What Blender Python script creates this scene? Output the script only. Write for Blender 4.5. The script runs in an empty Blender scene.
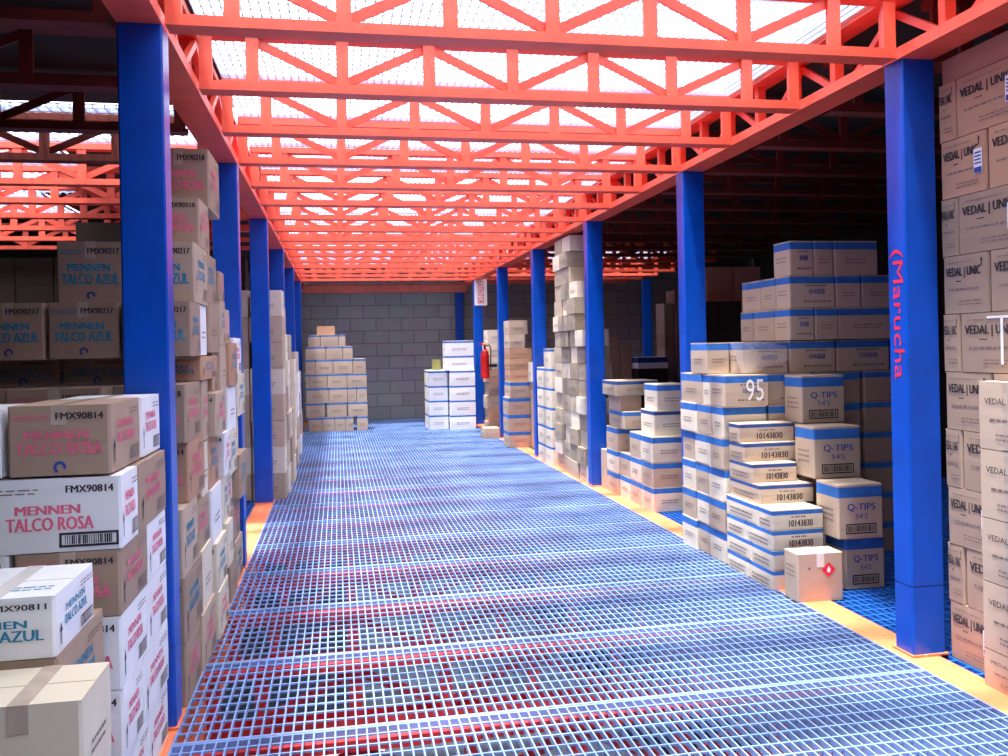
import bpy, bmesh, math, random
from mathutils import Matrix, Vector
random.seed(7)
R = math.radians
KEEP = 300
DEBUG = False
COL = bpy.context.scene.collection
SC = bpy.context.scene

# ------------------------------------------------------------------ materials
def nodemat(name):
    m = bpy.data.materials.new(name); m.use_nodes = True
    return m, m.node_tree, m.node_tree.nodes['Principled BSDF']

def paint(name, col, rough=.4, metal=0.0, var=.12, scale=9, spec=.5, wear=None, bump=.02):
    m, nt, b = nodemat(name)
    tc = nt.nodes.new('ShaderNodeTexCoord'); nz = nt.nodes.new('ShaderNodeTexNoise')
    nz.inputs['Scale'].default_value = scale; nz.inputs['Detail'].default_value = 5
    nt.links.new(tc.outputs['Object'], nz.inputs['Vector'])
    rp = nt.nodes.new('ShaderNodeValToRGB')
    rp.color_ramp.elements[0].position = .3; rp.color_ramp.elements[1].position = .7
    rp.color_ramp.elements[0].color = tuple(c*(1-var) for c in col)+(1,)
    rp.color_ramp.elements[1].color = tuple(min(1, c*(1+var)) for c in col)+(1,)
    nt.links.new(nz.outputs['Fac'], rp.inputs['Fac'])
    out = rp.outputs['Color']
    if wear:
        n2 = nt.nodes.new('ShaderNodeTexNoise'); n2.inputs['Scale'].default_value = 23; n2.inputs['Detail'].default_value = 8
        nt.links.new(tc.outputs['Object'], n2.inputs['Vector'])
        r2 = nt.nodes.new('ShaderNodeValToRGB'); r2.color_ramp.elements[0].position = .66; r2.color_ramp.elements[1].position = .7
        nt.links.new(n2.outputs['Fac'], r2.inputs['Fac'])
        mx = nt.nodes.new('ShaderNodeMix'); mx.data_type = 'RGBA'
        nt.links.new(r2.outputs['Color'], mx.inputs['Factor']); nt.links.new(out, mx.inputs['A'])
        mx.inputs['B'].default_value = tuple(wear)+(1,); out = mx.outputs['Result']
    nt.links.new(out, b.inputs['Base Color'])
    b.inputs['Roughness'].default_value = rough; b.inputs['Metallic'].default_value = metal
    b.inputs['Specular IOR Level'].default_value = spec
    if bump:
        bp = nt.nodes.new('ShaderNodeBump'); bp.inputs['Strength'].default_value = bump*6; bp.inputs['Distance'].default_value = .01
        nt.links.new(nz.outputs['Fac'], bp.inputs['Height']); nt.links.new(bp.outputs['Normal'], b.inputs['Normal'])
    return m

def board(name, col, var=.1):                       # corrugated cardboard: noise, faint vertical flutes
    m, nt, b = nodemat(name)
    tc = nt.nodes.new('ShaderNodeTexCoord'); oi = nt.nodes.new('ShaderNodeObjectInfo')
    nz = nt.nodes.new('ShaderNodeTexNoise'); nz.inputs['Scale'].default_value = 7; nz.inputs['Detail'].default_value = 6
    nt.links.new(tc.outputs['Object'], nz.inputs['Vector'])
    ad = nt.nodes.new('ShaderNodeMath'); ad.operation = 'MULTIPLY_ADD'; ad.inputs[1].default_value = .5; ad.inputs[2].default_value = 0
    nt.links.new(oi.outputs['Random'], ad.inputs[0])
    a2 = nt.nodes.new('ShaderNodeMath'); a2.operation = 'MULTIPLY_ADD'; a2.inputs[1].default_value = .5
    nt.links.new(nz.outputs['Fac'], a2.inputs[0]); nt.links.new(ad.outputs[0], a2.inputs[2])
    rp = nt.nodes.new('ShaderNodeValToRGB')
    rp.color_ramp.elements[0].color = tuple(c*(1-var*1.6) for c in col)+(1,)
    rp.color_ramp.elements[1].color = tuple(min(1, c*(1+var*1.4)) for c in col)+(1,)
    nt.links.new(a2.outputs[0], rp.inputs['Fac']); nt.links.new(rp.outputs['Color'], b.inputs['Base Color'])
    b.inputs['Roughness'].default_value = .75; b.inputs['Specular IOR Level'].default_value = .2
    bp = nt.nodes.new('ShaderNodeBump'); bp.inputs['Strength'].default_value = .25; bp.inputs['Distance'].default_value = .01
    nt.links.new(nz.outputs['Fac'], bp.inputs['Height']); nt.links.new(bp.outputs['Normal'], b.inputs['Normal'])
    return m

M = {
 'blue': paint('blue_enamel', (.0, .07, .50), .3, 0, .12, 5, .5),
 'red': paint('orange_red_enamel', (.82, .10, .055), .42, 0, .12, 6),
 'beam': paint('salmon_beam_paint', (.88, .22, .09), .5, 0, .2, 4, .4, wear=(.85, .42, .25)),
 'grate': paint('galvanised_blue_grating', (.21, .35, .72), .35, .1, .3, 1.5, .7),
 'grate_blue': paint('blue_grating_paint', (.02, .14, .60), .4, 0, .2, 3),
 'grate_up': paint('upper_grating_zinc', (.30, .38, .58), .45, .1, .2, 3),
 'red_shaded': paint('shade_darkened_red', (.16, .018, .012), .6, 0, .25, 6),  # truss red darkened: side-bay shade is put into the colour
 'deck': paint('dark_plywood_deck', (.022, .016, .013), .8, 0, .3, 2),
 'under': paint('crimson_underfloor_paint', (.62, .035, .04), .5, 0, .15, 6),
 'ground': paint('dark_concrete', (.05, .06, .09), .85, 0, .3, 1.2),
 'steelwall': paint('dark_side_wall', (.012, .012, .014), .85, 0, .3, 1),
 'brown': board('brown_cardboard', (.40, .285, .215)),
 'tan': board('tan_cardboard', (.51, .395, .305)),
 'pinkbrown': board('reddish_cardboard', (.50, .29, .19)),
 'cream': board('cream_cardboard', (.72, .64, .52), .08),
 'greybrown': board('grey_brown_cardboard', (.41, .34, .265), .3),
 'white': board('white_carton_board', (.82, .83, .88), .05),
 'dark': board('shade_darkened_cardboard', (.035, .024, .02)),  # brown board darkened: shade deep in the bays is put into the colour
 'band': paint('blue_print_band', (.035, .16, .52), .6, 0, .15, 14, .2, bump=0),
 'band_dark': paint('navy_print_band', (.03, .07, .24), .6, 0, .15, 14, .2, bump=0),
 'ink': paint('black_ink', (.025, .022, .03), .7, bump=0),
 'ink_brown': paint('faded_brown_ink', (.22, .16, .14), .7, bump=0),
 'pink': paint('pink_ink', (.80, .16, .27), .7, bump=0),
 'cyan': paint('turquoise_ink', (.02, .24, .42), .7, bump=0),
 'navy': paint('navy_ink', (.03, .06, .30), .7, bump=0),
 'hazred': paint('hazard_red', (.80, .02, .06), .5, bump=0),
 'paper': paint('white_label_paper', (.85, .85, .87), .6, 0, .03, 5, bump=0),
 'tape': paint('clear_brown_tape', (.52, .42, .34), .2, 0, .12, 20, .6, bump=0),
 'tape_white': paint('glossy_white_tape', (.80, .78, .76), .2, 0, .06, 20, .6, bump=0),
 'chalk': paint('white_chalk', (.85, .85, .85), .8, bump=0),
 'redpaint': paint('red_extinguisher_paint', (.75, .02, .015), .25, bump=0),
 'black': paint('black_rubber', (.02, .02, .02), .5, bump=0),
 'olive': board('olive_carton', (.20, .19, .06)),
 'gallery': paint('pale_ceiling_sheet', (.75, .78, .82), .5, 0, .05, 1),
}
def film_mat():
    m, nt, b = nodemat('stretch_film')
    b.inputs['Base Color'].default_value = (.95, .95, .95, 1); b.inputs['Roughness'].default_value = .12
    b.inputs['Alpha'].default_value = .13; b.inputs['Specular IOR Level'].default_value = .8
    return m
M['film'] = film_mat()
def block_mat():
    m, nt, b = nodemat('grey_block_masonry')
    tc = nt.nodes.new('ShaderNodeTexCoord'); mp = nt.nodes.new('ShaderNodeMapping')
    nt.links.new(tc.outputs['Object'], mp.inputs['Vector']); mp.inputs['Rotation'].default_value = (R(90), 0, 0)
    bk = nt.nodes.new('ShaderNodeTexBrick'); nt.links.new(mp.outputs['Vector'], bk.inputs['Vector'])
    bk.inputs['Scale'].default_value = 1; bk.inputs['Brick Width'].default_value = .60; bk.inputs['Row Height'].default_value = .30
    bk.inputs['Mortar Size'].default_value = .012
    bk.inputs['Color1'].default_value = (.33, .35, .38, 1); bk.inputs['Color2'].default_value = (.40, .42, .45, 1)
    bk.inputs['Mortar'].default_value = (.22, .23, .25, 1)
    nz = nt.nodes.new('ShaderNodeTexNoise'); nz.inputs['Scale'].default_value = 3; nz.inputs['Detail'].default_value = 8
    nt.links.new(tc.outputs['Object'], nz.inputs['Vector'])
    mx = nt.nodes.new('ShaderNodeMix'); mx.data_type = 'RGBA'; mx.blend_type = 'MULTIPLY'; mx.inputs['Factor'].default_value = .35
    nt.links.new(bk.outputs['Color'], mx.inputs['A']); nt.links.new(nz.outputs['Color'], mx.inputs['B'])
    nt.links.new(mx.outputs['Result'], b.inputs['Base Color']); b.inputs['Roughness'].default_value = .9
    bp = nt.nodes.new('ShaderNodeBump'); bp.inputs['Strength'].default_value = .6; bp.inputs['Distance'].default_value = .01
    bp.invert = True
    nt.links.new(bk.outputs['Fac'], bp.inputs['Height']); nt.links.new(bp.outputs['Normal'], b.inputs['Normal'])
    return m
M['block'] = block_mat()

# ------------------------------------------------------------------ mesh helpers
class MB:
    def __init__(s): s.v = []; s.f = []; s.mi = []; s.mats = []
    def mid(s, m):
        if m not in s.mats: s.mats.append(m)
        return s.mats.index(m)
    def poly(s, pts, m, faces=None):
        o = len(s.v); s.v += [tuple(p) for p in pts]; k = s.mid(m)
        for f in (faces or [range(len(pts))]):
            s.f.append(tuple(i+o for i in f)); s.mi.append(k)
    def box(s, x0, x1, y0, y1, z0, z1, m):
        p = [(x0,y0,z0),(x1,y0,z0),(x1,y1,z0),(x0,y1,z0),(x0,y0,z1),(x1,y0,z1),(x1,y1,z1),(x0,y1,z1)]
        s.poly(p, m, [(0,3,2,1),(4,5,6,7),(0,1,5,4),(1,2,6,5),(2,3,7,6),(3,0,4,7)])
    def prism(s, prof, axis, a, b, m):              # closed profile extruded along axis
        n = len(prof)
        def P(u, w, t):
            return {'x': (t,u,w), 'y': (u,t,w), 'z': (u,w,t)}[axis]
        s.poly([P(u,w,a) for u,w in prof]+[P(u,w,b) for u,w in prof], m,
               [tuple(range(n))[::-1], tuple(range(n,2*n))]+[(i,(i+1)%n,(i+1)%n+n,i+n) for i in range(n)])
    def strut(s, p, q, w, d, m, up=(0,1,0)):        # flat bar from p to q: width w in plane, depth d along up
        p = Vector(p); q = Vector(q); a = (q-p).normalized(); u = Vector(up); n = a.cross(u).normalized()
        pts = []
        for c in (p, q):
            for i, j in ((-1,-1),(1,-1),(1,1),(-1,1)):
                pts.append(c+n*(i*w/2)+u*(j*d/2))
        s.poly(pts, m, [(0,1,2,3),(7,6,5,4),(0,4,5,1),(1,5,6,2),(2,6,7,3),(3,7,4,0)])
    def lathe(s, prof, m, c=(0,0), n=16):
        o = [(c[0]+r*math.cos(2*math.pi*k/n), c[1]+r*math.sin(2*math.pi*k/n), z) for r, z in prof for k in range(n)]
        s.poly(o, m, [(i*n+k, i*n+(k+1)%n, (i+1)*n+(k+1)%n, (i+1)*n+k) for i in range(len(prof)-1) for k in range(n)])
    def build(s, name, parent=None, loc=(0,0,0), rz=0, bevel=0):
        me = bpy.data.meshes.new(name); me.from_pydata(s.v, [], s.f)
        for m in s.mats: me.materials.append(m)
        me.polygons.foreach_set('material_index', s.mi)
        bm = bmesh.new(); bm.from_mesh(me); bmesh.ops.recalc_face_normals(bm, faces=bm.faces); bm.to_mesh(me); bm.free()
        me.update()
        o = bpy.data.objects.new(name, me); COL.objects.link(o)
        o.parent = parent; o.location = loc; o.rotation_euler.z = rz
        if bevel:
            b = o.modifiers.new('bevel', 'BEVEL'); b.width = bevel; b.segments = 2; b.limit_method = 'ANGLE'
        return o
def empty(name, loc=(0,0,0), rz=0):
    o = bpy.data.objects.new(name, None); COL.objects.link(o); o.location = loc; o.rotation_euler.z = rz
    o.empty_display_size = .1
    return o
def tag(o, label, cat, group=None, kind=None):
    if label: o['label'] = label
    if cat: o['category'] = cat
    if group: o['group'] = group
    if kind: o['kind'] = kind
    return o
def copy_tree(o, parent=None):
    c = o.copy(); COL.objects.link(c); c.parent = parent
    for ch in [x for x in TREE.get(o.name, [])]:
        copy_tree(ch, c)
    return c
TREE = {}
def reg(root, *parts):
    TREE.setdefault(root.name, []).extend(parts)
ORD = ['zeroth','nearest','second','third','fourth','fifth','sixth','seventh','eighth','ninth','tenth','eleventh','twelfth',
       'thirteenth','fourteenth','fifteenth','sixteenth','seventeenth','eighteenth','nineteenth','twentieth']

# text as filled outlines, cached
_tc = {}
def glyphs(t, bold=.012):
    if (t, bold) in _tc: return _tc[(t, bold)]
    cu = bpy.data.curves.new('t', 'FONT'); cu.body = t; cu.size = 1; cu.offset = 0; cu.resolution_u = 2
    ob = bpy.data.objects.new('t', cu); COL.objects.link(ob)
    dg = bpy.context.evaluated_depsgraph_get(); me = ob.evaluated_get(dg).to_mesh()
    v = [(p.co.x, p.co.y) for p in me.vertices]; f = [tuple(p.vertices) for p in me.polygons]
    ob.evaluated_get(dg).to_mesh_clear(); bpy.data.objects.remove(ob); bpy.data.curves.remove(cu)
    x0 = min(a for a, _ in v); x1 = max(a for a, _ in v); y0 = min(b for _, b in v); y1 = max(b for _, b in v)
    v = [((a-x0)/(x1-x0), (b-y0)/(y1-y0)) for a, b in v]
    _tc[(t, bold)] = (v, f); return v, f

class Face:
    """one side of a carton as a drawing plane: u,v in 0..1"""
    def __init__(s, mb, side, w, d, h):
        s.mb, s.side, s.w, s.d, s.h = mb, side, w, d, h
        s.W = w if side in 'FT' else d; s.H = d if side == 'T' else h
    def pt(s, u, v, e=.0015):
        w, d, h = s.w/2, s.d/2, s.h
        if s.side == 'F': return (-w+u*s.w, -d-e, v*h)
        if s.side == 'R': return (w+e, -d+u*s.d, v*h)
        if s.side == 'L': return (-w-e, d-u*s.d, v*h)
        return (-w+u*s.w, -d+v*s.d, h+e)
    def rect(s, u0, v0, u1, v1, m, e=.0015): s.mb.poly([s.pt(u0,v0,e), s.pt(u1,v0,e), s.pt(u1,v1,e), s.pt(u0,v1,e)], m)
    def text(s, t, u0, v0, u1, v1, m, bold=.012, e=.0025):
        v, f = glyphs(t, 0)
        du = (v1-v0)*s.H*.05*bold/.012/s.W
        for q in ((-1, 1) if bold else (0,)):
            s.mb.poly([s.pt(u0+(u1-u0)*a+q*du, v0+(v1-v0)*b, e+q*.0001) for a, b in v], m, f)
    def frame(s, u0, v0, u1, v1, m, t=.008):
        a = t/s.W; b = t/s.H
        s.rect(u0,v0,u1,v0+b,m); s.rect(u0,v1-b,u1,v1,m); s.rect(u0,v0,u0+a,v1,m); s.rect(u1-a,v0,u1,v1,m)
    def bars(s, u0, v0, u1, v1, m, n=22):
        rnd = random.Random(n); x = u0; st = (u1-u0)/n
        for k in range(n):
            wd = st*rnd.choice((.35,.5,.75)); s.rect(x, v0, x+wd, v1, m); x += st
    def lines(s, u0, v0, u1, v1, m, n=2, t=.35):
        st = (v1-v0)/n; rnd = random.Random(int(u0*99)+n)
        for k in range(n):
            x = u0
            while x < u1-.02:
                wd = rnd.uniform(.03, .10); e = min(u1, x+wd); s.rect(x, v0+st*k, e, v0+st*(k+t), m); x = e+.02
    def arrow(s, u, v0, v1, m, wd=.03):
        vm = v0+(v1-v0)*.6
        s.rect(u-wd*.35, v0, u+wd*.35, vm, m)
        s.mb.poly([s.pt(u-wd,vm), s.pt(u+wd,vm), s.pt(u,v1)], m)

# ------------------------------------------------------------------ prints
def pr_talc(word, ink, code, barcode=False, tape=True):
    def f(mb, w, d, h, F, Rr, L, T):
        k = .36/w
        F.text(code, .98-.46*k, .80, .98-.04*k, .90, M['ink'])
        F.text('MENNEN', .50-.30*k, .52, .50+.26*k, .64, ink, .02); F.text(word, .50-.38*k, .30, .50+.38*k, .48, ink)
        F.lines(.05, .80, .42, .90, ink if not barcode else M['ink_brown'], 2)
        if barcode:
            F.frame(.56,.06,.98,.26,M['ink']); F.bars(.60,.10,.94,.22,M['ink'])
        else:
            ro = [(math.cos(i*math.pi/8-.4), math.sin(i*math.pi/8-.4)) for i in range(13)]
            F.mb.poly([F.pt(.5+.021*c_/w*r_, .12+.021*s_/h*r_) for r_ in (1,.5) for c_, s_ in ro], M['navy'], [(i,i+1,i+14,i+13) for i in range(12)])
        for g in (Rr, L):
            g.text('MENNEN', .22, .62, .70, .74, ink); g.text(word, .18, .40, .76, .56, ink)
            g.lines(.60, .80, .92, .92, M['ink_brown'], 2)
            g.arrow(.10, .14, .50, M['ink']); g.frame(.60,.08,.92,.28,M['ink_brown'],.006); g.bars(.63,.11,.89,.25,M['ink_brown'],14)
        T.lines(.55, .2, .9, .35, ink, 2)
    return f
pk = pr_talc('TALCO ROSA', M['pink'], 'FMX90814'); pkb = pr_talc('TALCO ROSA', M['pink'], 'FMX90814', True)
pk5 = pr_talc('TALCO ROSA', M['pink'], 'FMX90815'); az = pr_talc('TALCO AZUL', M['cyan'], 'FMX90811'); az2 = pr_talc('TALCO AZUL', M['cyan'], 'FMX90217')
pk8 = pr_talc('TALCO ROSA', M['pink'], 'FMX90218')
def pr_q(mb, w, d, h, F, Rr, L, T):
    F.text('Q-TIPS', .20, .50, .82, .65, M['navy'], .006); F.text("54'S", .37, .36, .65, .46, M['navy'], .0)
    F.frame(.16, .08, .84, .27, M['ink']); F.bars(.21, .12, .79, .23, M['ink'], 24)
    L.lines(.2,.3,.8,.6,M['ink_brown'],3)
def pr_flat(mb, w, d, h, F, Rr, L, T):
    F.text('10143830', .32, .14, .78, .48, M['ink'], .008); F.lines(.36,.60,.66,.72,M['ink_brown'],1,.6)
    L.lines(.15,.15,.85,.6,M['ink_brown'],2)
def pr_qwide(mb, w, d, h, F, Rr, L, T):
    F.lines(.35,.66,.80,.74,M['ink_brown'],1,.6); F.text('10143838', .42, .42, .76, .58, M['navy'],.006); F.lines(.30,.16,.90,.26,M['ink_brown'],1,.6)
    for g in (L,): g.lines(.2,.40,.8,.62,M['ink_brown'],2)
def pr_small(mb, w, d, h, F, Rr, L, T):
    for g in (F, L, Rr): g.lines(.25,.34,.75,.54,M['ink_brown'],2)
def pr_unic(stick=False, taped=False):
    def f(mb, w, d, h, F, Rr, L, T):
        for g in (L, F):
            g.text('VEDAL | UNIC', .08, .60, .84, .80, M['ink'], .012); g.lines(.12,.88,.70,.91,M['ink_brown'],1,.6)
            g.rect(.30,.55,.42,.565,M['ink'])
            g.lines(.14,.40,.80,.46,M['ink_brown'],1,.6); g.lines(.36,.14,.86,.26,M['ink_brown'],2); g.arrow(.86, .78, .94, M['ink'])
        if taped:
            L.rect(.62,.14,.66,.93,M['chalk'],.003); L.rect(.42,.90,.92,.94,M['chalk'],.003)
    return f
def pr_cream(mb, w, d, h, F, Rr, L, T):
    for g in (L, F):
        g.text('VEDAL | UNIC', .12, .64, .86, .76, M['ink'], .0); g.lines(.2,.42,.8,.48,M['ink_brown'],1,.6); g.lines(.3,.14,.8,.28,M['ink_brown'],2)
        g.rect(.42,.02,.58,1,M['tape'],.001)
def pr_haz(mb, w, d, h, F, Rr, L, T):
    c, r = (.67,.66), .155
    F.mb.poly([F.pt(c[0],c[1]-r,.002),F.pt(c[0]+r,c[1],.002),F.pt(c[0],c[1]+r,.002),F.pt(c[0]-r,c[1],.002)], M['hazred'])
    fl = [(-.03,-.06),(.03,-.06),(.045,0),(.02,.05),(.005,.09),(-.015,.04),(-.04,.0)]
    F.mb.poly([F.pt(c[0]+a,c[1]+b,.003) for a,b in fl], M['paper'])
    F.mb.poly([F.pt(.25+.035*math.cos(i*math.pi/5)*(1 if i%2 else .5), .70+.035*math.sin(i*math.pi/5)*(1 if i%2 else .5),.002) for i in range(10)], M['navy'])
    L.lines(.2,.5,.8,.8,M['ink_brown'],3)
    T.rect(.05,.46,.95,.58,M['tape_white'],.001)
def pr_95(mb, w, d, h, F, Rr, L, T):
    pr_qwide(mb,w,d,h,F,Rr,L,T); F.text('95', .48,.16,.88,.86,M['chalk'],.0,.004)

# ------------------------------------------------------------------ cartons
USED = {}
def lay(n, top): 
    return 'top layer' if n == top else 'bottom layer' if n == 1 else ORD[n]+' layer'
def carton(label, group, x0, x1, y0, y1, z0, z1, mat='brown', band=None, bh=.2, pr=None, tape=None, sticker=None, jit=.0015, rz=None, rnd=None, parts=True, name='carton'):
    g = .005; w = x1-x0-2*g; d = y1-y0-2*g; h = z1-z0-.004
    cx, cy = (x0+x1)/2+random.uniform(-jit,jit), (y0+y1)/2+random.uniform(-jit,jit)
    rz = random.uniform(-.005,.005)*min(1.5, jit/.0015) if rz is None else rz
    mb = MB(); m = M[mat]; hw, hd = w/2, d/2
    # wall rings: vertical chamfered corners, slight bulge half way up, print band under the lid
    c = min(.008, w/12); bl = random.uniform(.0005, .0022)
    zs = [0, h*.5, h*(1-bh), h*(1-.04)] if band else [0, h*.5, h]
    if band: zs.append(h)
    def ring(z):
        b = bl*math.sin(math.pi*min(1, max(0, z/h))); a, e = hw-c+b*.2, hd-c+b*.2; A, E_ = hw+b, hd+b
        return [(-a,-E_,z),(0,-E_-b,z),(a,-E_,z),(A,-e,z),(A+b,0,z),(A,e,z),(a,E_,z),(0,E_+b,z),(-a,E_,z),(-A,e,z),(-A-b,0,z),(-A,-e,z)]
    if not band:
        rings = [ring(z) for z in zs]
        for i in range(len(zs)-1): mb.poly(rings[i]+rings[i+1], m, [(k,(k+1)%12,(k+1)%12+12,k+12) for k in range(12)])
    else:
        rings = [ring(z) for z in zs]
        for i in range(len(zs)-1):
            mm = M[band] if i == 2 else m
            mb.poly(rings[i]+rings[i+1], mm, [(k,(k+1)%12,(k+1)%12+12,k+12) for k in range(12)])
    mb.poly(rings[0][::-1], m)
    # lid: two long flaps meeting at a groove
    gp = .0025
    t = ring(h)
    for sgn in (-1, 1):
        ys = sorted((sgn*gp, sgn*(hd-.001)))
        mb.box(-hw+.001, hw-.001, ys[0], ys[1], h-.004, h+.0005, m)
    mb.box(-hw+.004, hw-.004, -gp, gp, h-.006, h-.003, M['ink_brown'])
    F, Rr, L, T = (Face(mb, s, w, d, h) for s in 'FRLT')
    for gface in (F, Rr, L): pass
    if pr:
        for q in (F, Rr, L): q.W = q.W
        # lift prints over the bulge
        ob = Face.pt
        def mk(face):
            def pt(u, v, e=.0015): return ob(face, u, v, e+bl*1.4)
            face.pt = pt
        for q in (F, Rr, L): mk(q)
        pr(mb, w, d, h, F, Rr, L, T)
    if label in USED: USED[label] += 1
    else: USED[label] = 1
    near = parts and (tape or sticker)
    if near:
        root = empty(name, (cx, cy, z0), rz); mb.build('carton_body', root)
        if tape:
            tb = MB(); tw = min(.025, w*.09); tm = M[tape]; e = bl*1.15
            if d >= w*.0:
                tb.box(-tw, tw, -hd-.001-e, hd+.001+e, h+.0008, h+.0018, tm)
                tb.box(-tw, tw, -hd-.002-e, -hd-.0008-e, h*.72, h+.0018, tm)
            tb.build('packing_tape', root)
        if sticker:
            sb = MB(); face, u0, v0, u1, v1 = sticker; fc = Face(sb, face, w, d, h); e = bl*2+.0035
            fc.rect(u0, v0, u1, v1, M['paper'], e)
            fc.rect(u0+.01, v0+.03*(v1-v0), u1-.01, v0+.25*(v1-v0), M['navy'], e+.001)
            fc.lines(u0+.02, v0+(v1-v0)*.35, u1-.02, v0+(v1-v0)*.9, M['cyan'], 4, .45) if False else \
            [fc.rect(u0+.02, v0+(v1-v0)*q, u1-.02, v0+(v1-v0)*(q+.06), M['navy'], e+.001) for q in (.38,.52,.66,.80)]
            so = sb.build('shipping_label', root); so['label'] = 'white paper label with blue print'
        return tag(root, label, 'carton', group)
    o = mb.build(name, None, (cx, cy, z0), rz)
    return tag(o, label, 'carton', group)

def grid(stack, group, look, xs, ys, zs, mats, skip=(), xword='in from aisle', yword='row back', **kw):
    """cartons on a regular grid; xs, ys, zs are lists of edges; a label says layer, row and place"""
    for k in range(len(zs)-1):
        for j in range(len(ys)-1):
            for i in range(len(xs)-1):
                if (i, j, k) in skip: continue
                mt = mats[(i*7+j*3+k*5) % len(mats)]
                parts = [f"{look.get(mt, look['*'])} carton", lay(k+1, len(zs)-1)]
                if len(ys) > 2: parts.append(('front row' if j == 0 else ORD[j+1]+' row'))
                if len(xs) > 2: parts.append('aisle side' if i == 0 else ORD[i+1]+' '+xword)
                parts.append(stack)
                carton(', '.join(parts), group, xs[i], xs[i+1], ys[j], ys[j+1], zs[k], zs[k+1], mt, **kw)

def sides(xs): return xs

# ================================================================== STRUCTURE
XL, XR, CW, CD = -.73, 2.88, .19, .15
Y1, SP = 4.038, 2.886
YB = 20.9
ZC = 3.10                                            # underside of the roof trusses
JP = SP/3

def grating(name, x0, x1, y0, y1, z, mat, px=.045, py=.0962, tb=.007, db=.028, tc=.009, dc=.009, seams=None):
    mb = MB(); m = M[mat]
    n = int(round((x1-x0)/px))
    for i in range(n+1):
        x = x0+(x1-x0)*i/n; mb.box(x-tb/2, x+tb/2, y0, y1, z-db, z, m)
    y = y0
    while y < y1:
        mb.box(x0, x1, y, y+tc, z-dc, z-.0005, m); y += py
    for s in (seams or []):
        if y0 < s < y1:
            mb.box(x0, x1, s-.016, s-.003, z-db-.002, z+.001, m); mb.box(x0, x1, s+.003, s+.016, z-db-.002, z+.001, m)
    return tag(mb.build(name), None, None, kind='structure')

FS = [4.835+JP*k for k in range(-8, 18)]
grating('floor', XL+.01, XR-.045, -1.5, YB, 0, 'grate', seams=FS)
grating('floor', XR+.16, 7.0, 3.0, 13.0, -.004, 'grate_blue', px=.05)
grating('floor', -3.0, XL-.2, 2.0, 13.0, -.004, 'grate_blue', px=.05)
US = [Y1+.08+JP*k for k in range(-5, 18)]
ZG = 3.50
grating('ceiling', XL+.01, XR, -1.5, 19.2, ZG, 'grate_up', px=.05, db=.025, tb=.006, tc=.007, seams=US)
grating('ceiling', -6.0, XL-.2, 6.85, 8.3, ZG, 'grate_up', px=.08, seams=US)
grating('ceiling', -6.0, -2.4, 8.32, 9.2, ZG, 'grate_up', px=.08, seams=US)
grating('ceiling', -6.0, -2.8, 9.2, 10.6, ZG, 'grate_up', px=.08, seams=US)
grating('ceiling', -6.0, -3.25, 10.6, 12.4, ZG, 'grate_up', px=.08, seams=US)
grating('ceiling', XR+.2, 6.6, 16.4, 17.8, ZG, 'grate_up', px=.08, seams=US)
def slab(name, x0, x1, y0, y1, z0, z1, m):
    b = MB(); b.box(x0, x1, y0, y1, z0, z1, M[m]); return tag(b.build(name), None, None, kind='structure')
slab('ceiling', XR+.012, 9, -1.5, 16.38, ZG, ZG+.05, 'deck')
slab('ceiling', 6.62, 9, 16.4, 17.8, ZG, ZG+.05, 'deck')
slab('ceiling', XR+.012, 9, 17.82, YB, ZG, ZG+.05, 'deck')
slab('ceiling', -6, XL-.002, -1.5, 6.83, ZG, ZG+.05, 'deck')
slab('ceiling', -2.38, XL-.002, 8.32, 9.18, ZG, ZG+.05, 'deck')  # next two too: added light blockers standing in for cartons on the storey above
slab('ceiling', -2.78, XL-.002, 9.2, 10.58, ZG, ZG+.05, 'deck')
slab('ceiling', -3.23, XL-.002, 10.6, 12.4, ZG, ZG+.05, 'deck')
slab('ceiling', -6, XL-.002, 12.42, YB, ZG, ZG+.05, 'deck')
slab('ceiling', XL+.01, XR, 19.22, YB, ZG, ZG+.05, 'deck')  # solid deck added over the aisle end to dim the wall
slab('wall_back', -6.2, 9.2, YB, YB+.2, -3.2, ZG+.05, 'block')
slab('wall_left', -6.2, -6.0, -1.7, YB, -3.2, ZG+.05, 'steelwall')
slab('wall_right', 9.0, 9.2, -1.7, YB, -3.2, ZG+.05, 'steelwall')
slab('wall_front_blocker', -6.2, 9.2, -1.7, -1.5, -3.2, ZG+.05, 'steelwall')  # unseen, added behind the camera to keep fill light out of the bays
slab('floor', -6.0, XL-.2, 13.0, YB, -.03, 0, 'deck')
slab('floor', XR+.16, 9, 13.0, YB, -.03, 0, 'deck')
slab('floor', -6.2, 9.2, -1.7, YB, -3.2, -3.0, 'ground')

# columns -----------------------------------------------------------
def column_mesh():
    mb = MB(); c = .008; w = CW
    d = CD; prof = [(c,0),(w-c,0),(w,c),(w,d-c),(w-c,d),(c,d),(0,d-c),(0,c)]
    mb.prism(prof, 'z', .012, .36, M['blue']); 
    g = .004; pr2 = [(min(max(u,g),w-g), min(max(v,g),d-g)) for u, v in prof]
    mb.prism(pr2, 'z', .36, .366, M['black']); mb.prism(prof, 'z', .366, ZC, M['blue'])
    return mb
first = None
def column(x, y, label, group, z0=0):
    global first
    if first is None:
        r = empty('steel_column', (x, y, z0))
        s = column_mesh().build('column_shaft', r)
        b = MB(); b.box(-.01, CW+.01, -.01, CD+.01, .002, .012, M['beam'])
        p = b.build('base_plate', r); reg(r, s, p); first = r
    else:
        r = copy_tree(first); r.location = (x, y, z0)
    return tag(r, label, 'column', group)
for k in range(6):
    column(XL-CW, Y1+SP*k, f"{ORD[k+1]} blue steel column along the left side of the aisle", 'columns left of the aisle')
    column(XR+(.012 if k == 0 else 0), Y1+SP*k, f"{ORD[k+1]} blue steel column along the right side of the aisle", 'columns right of the aisle')
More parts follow.
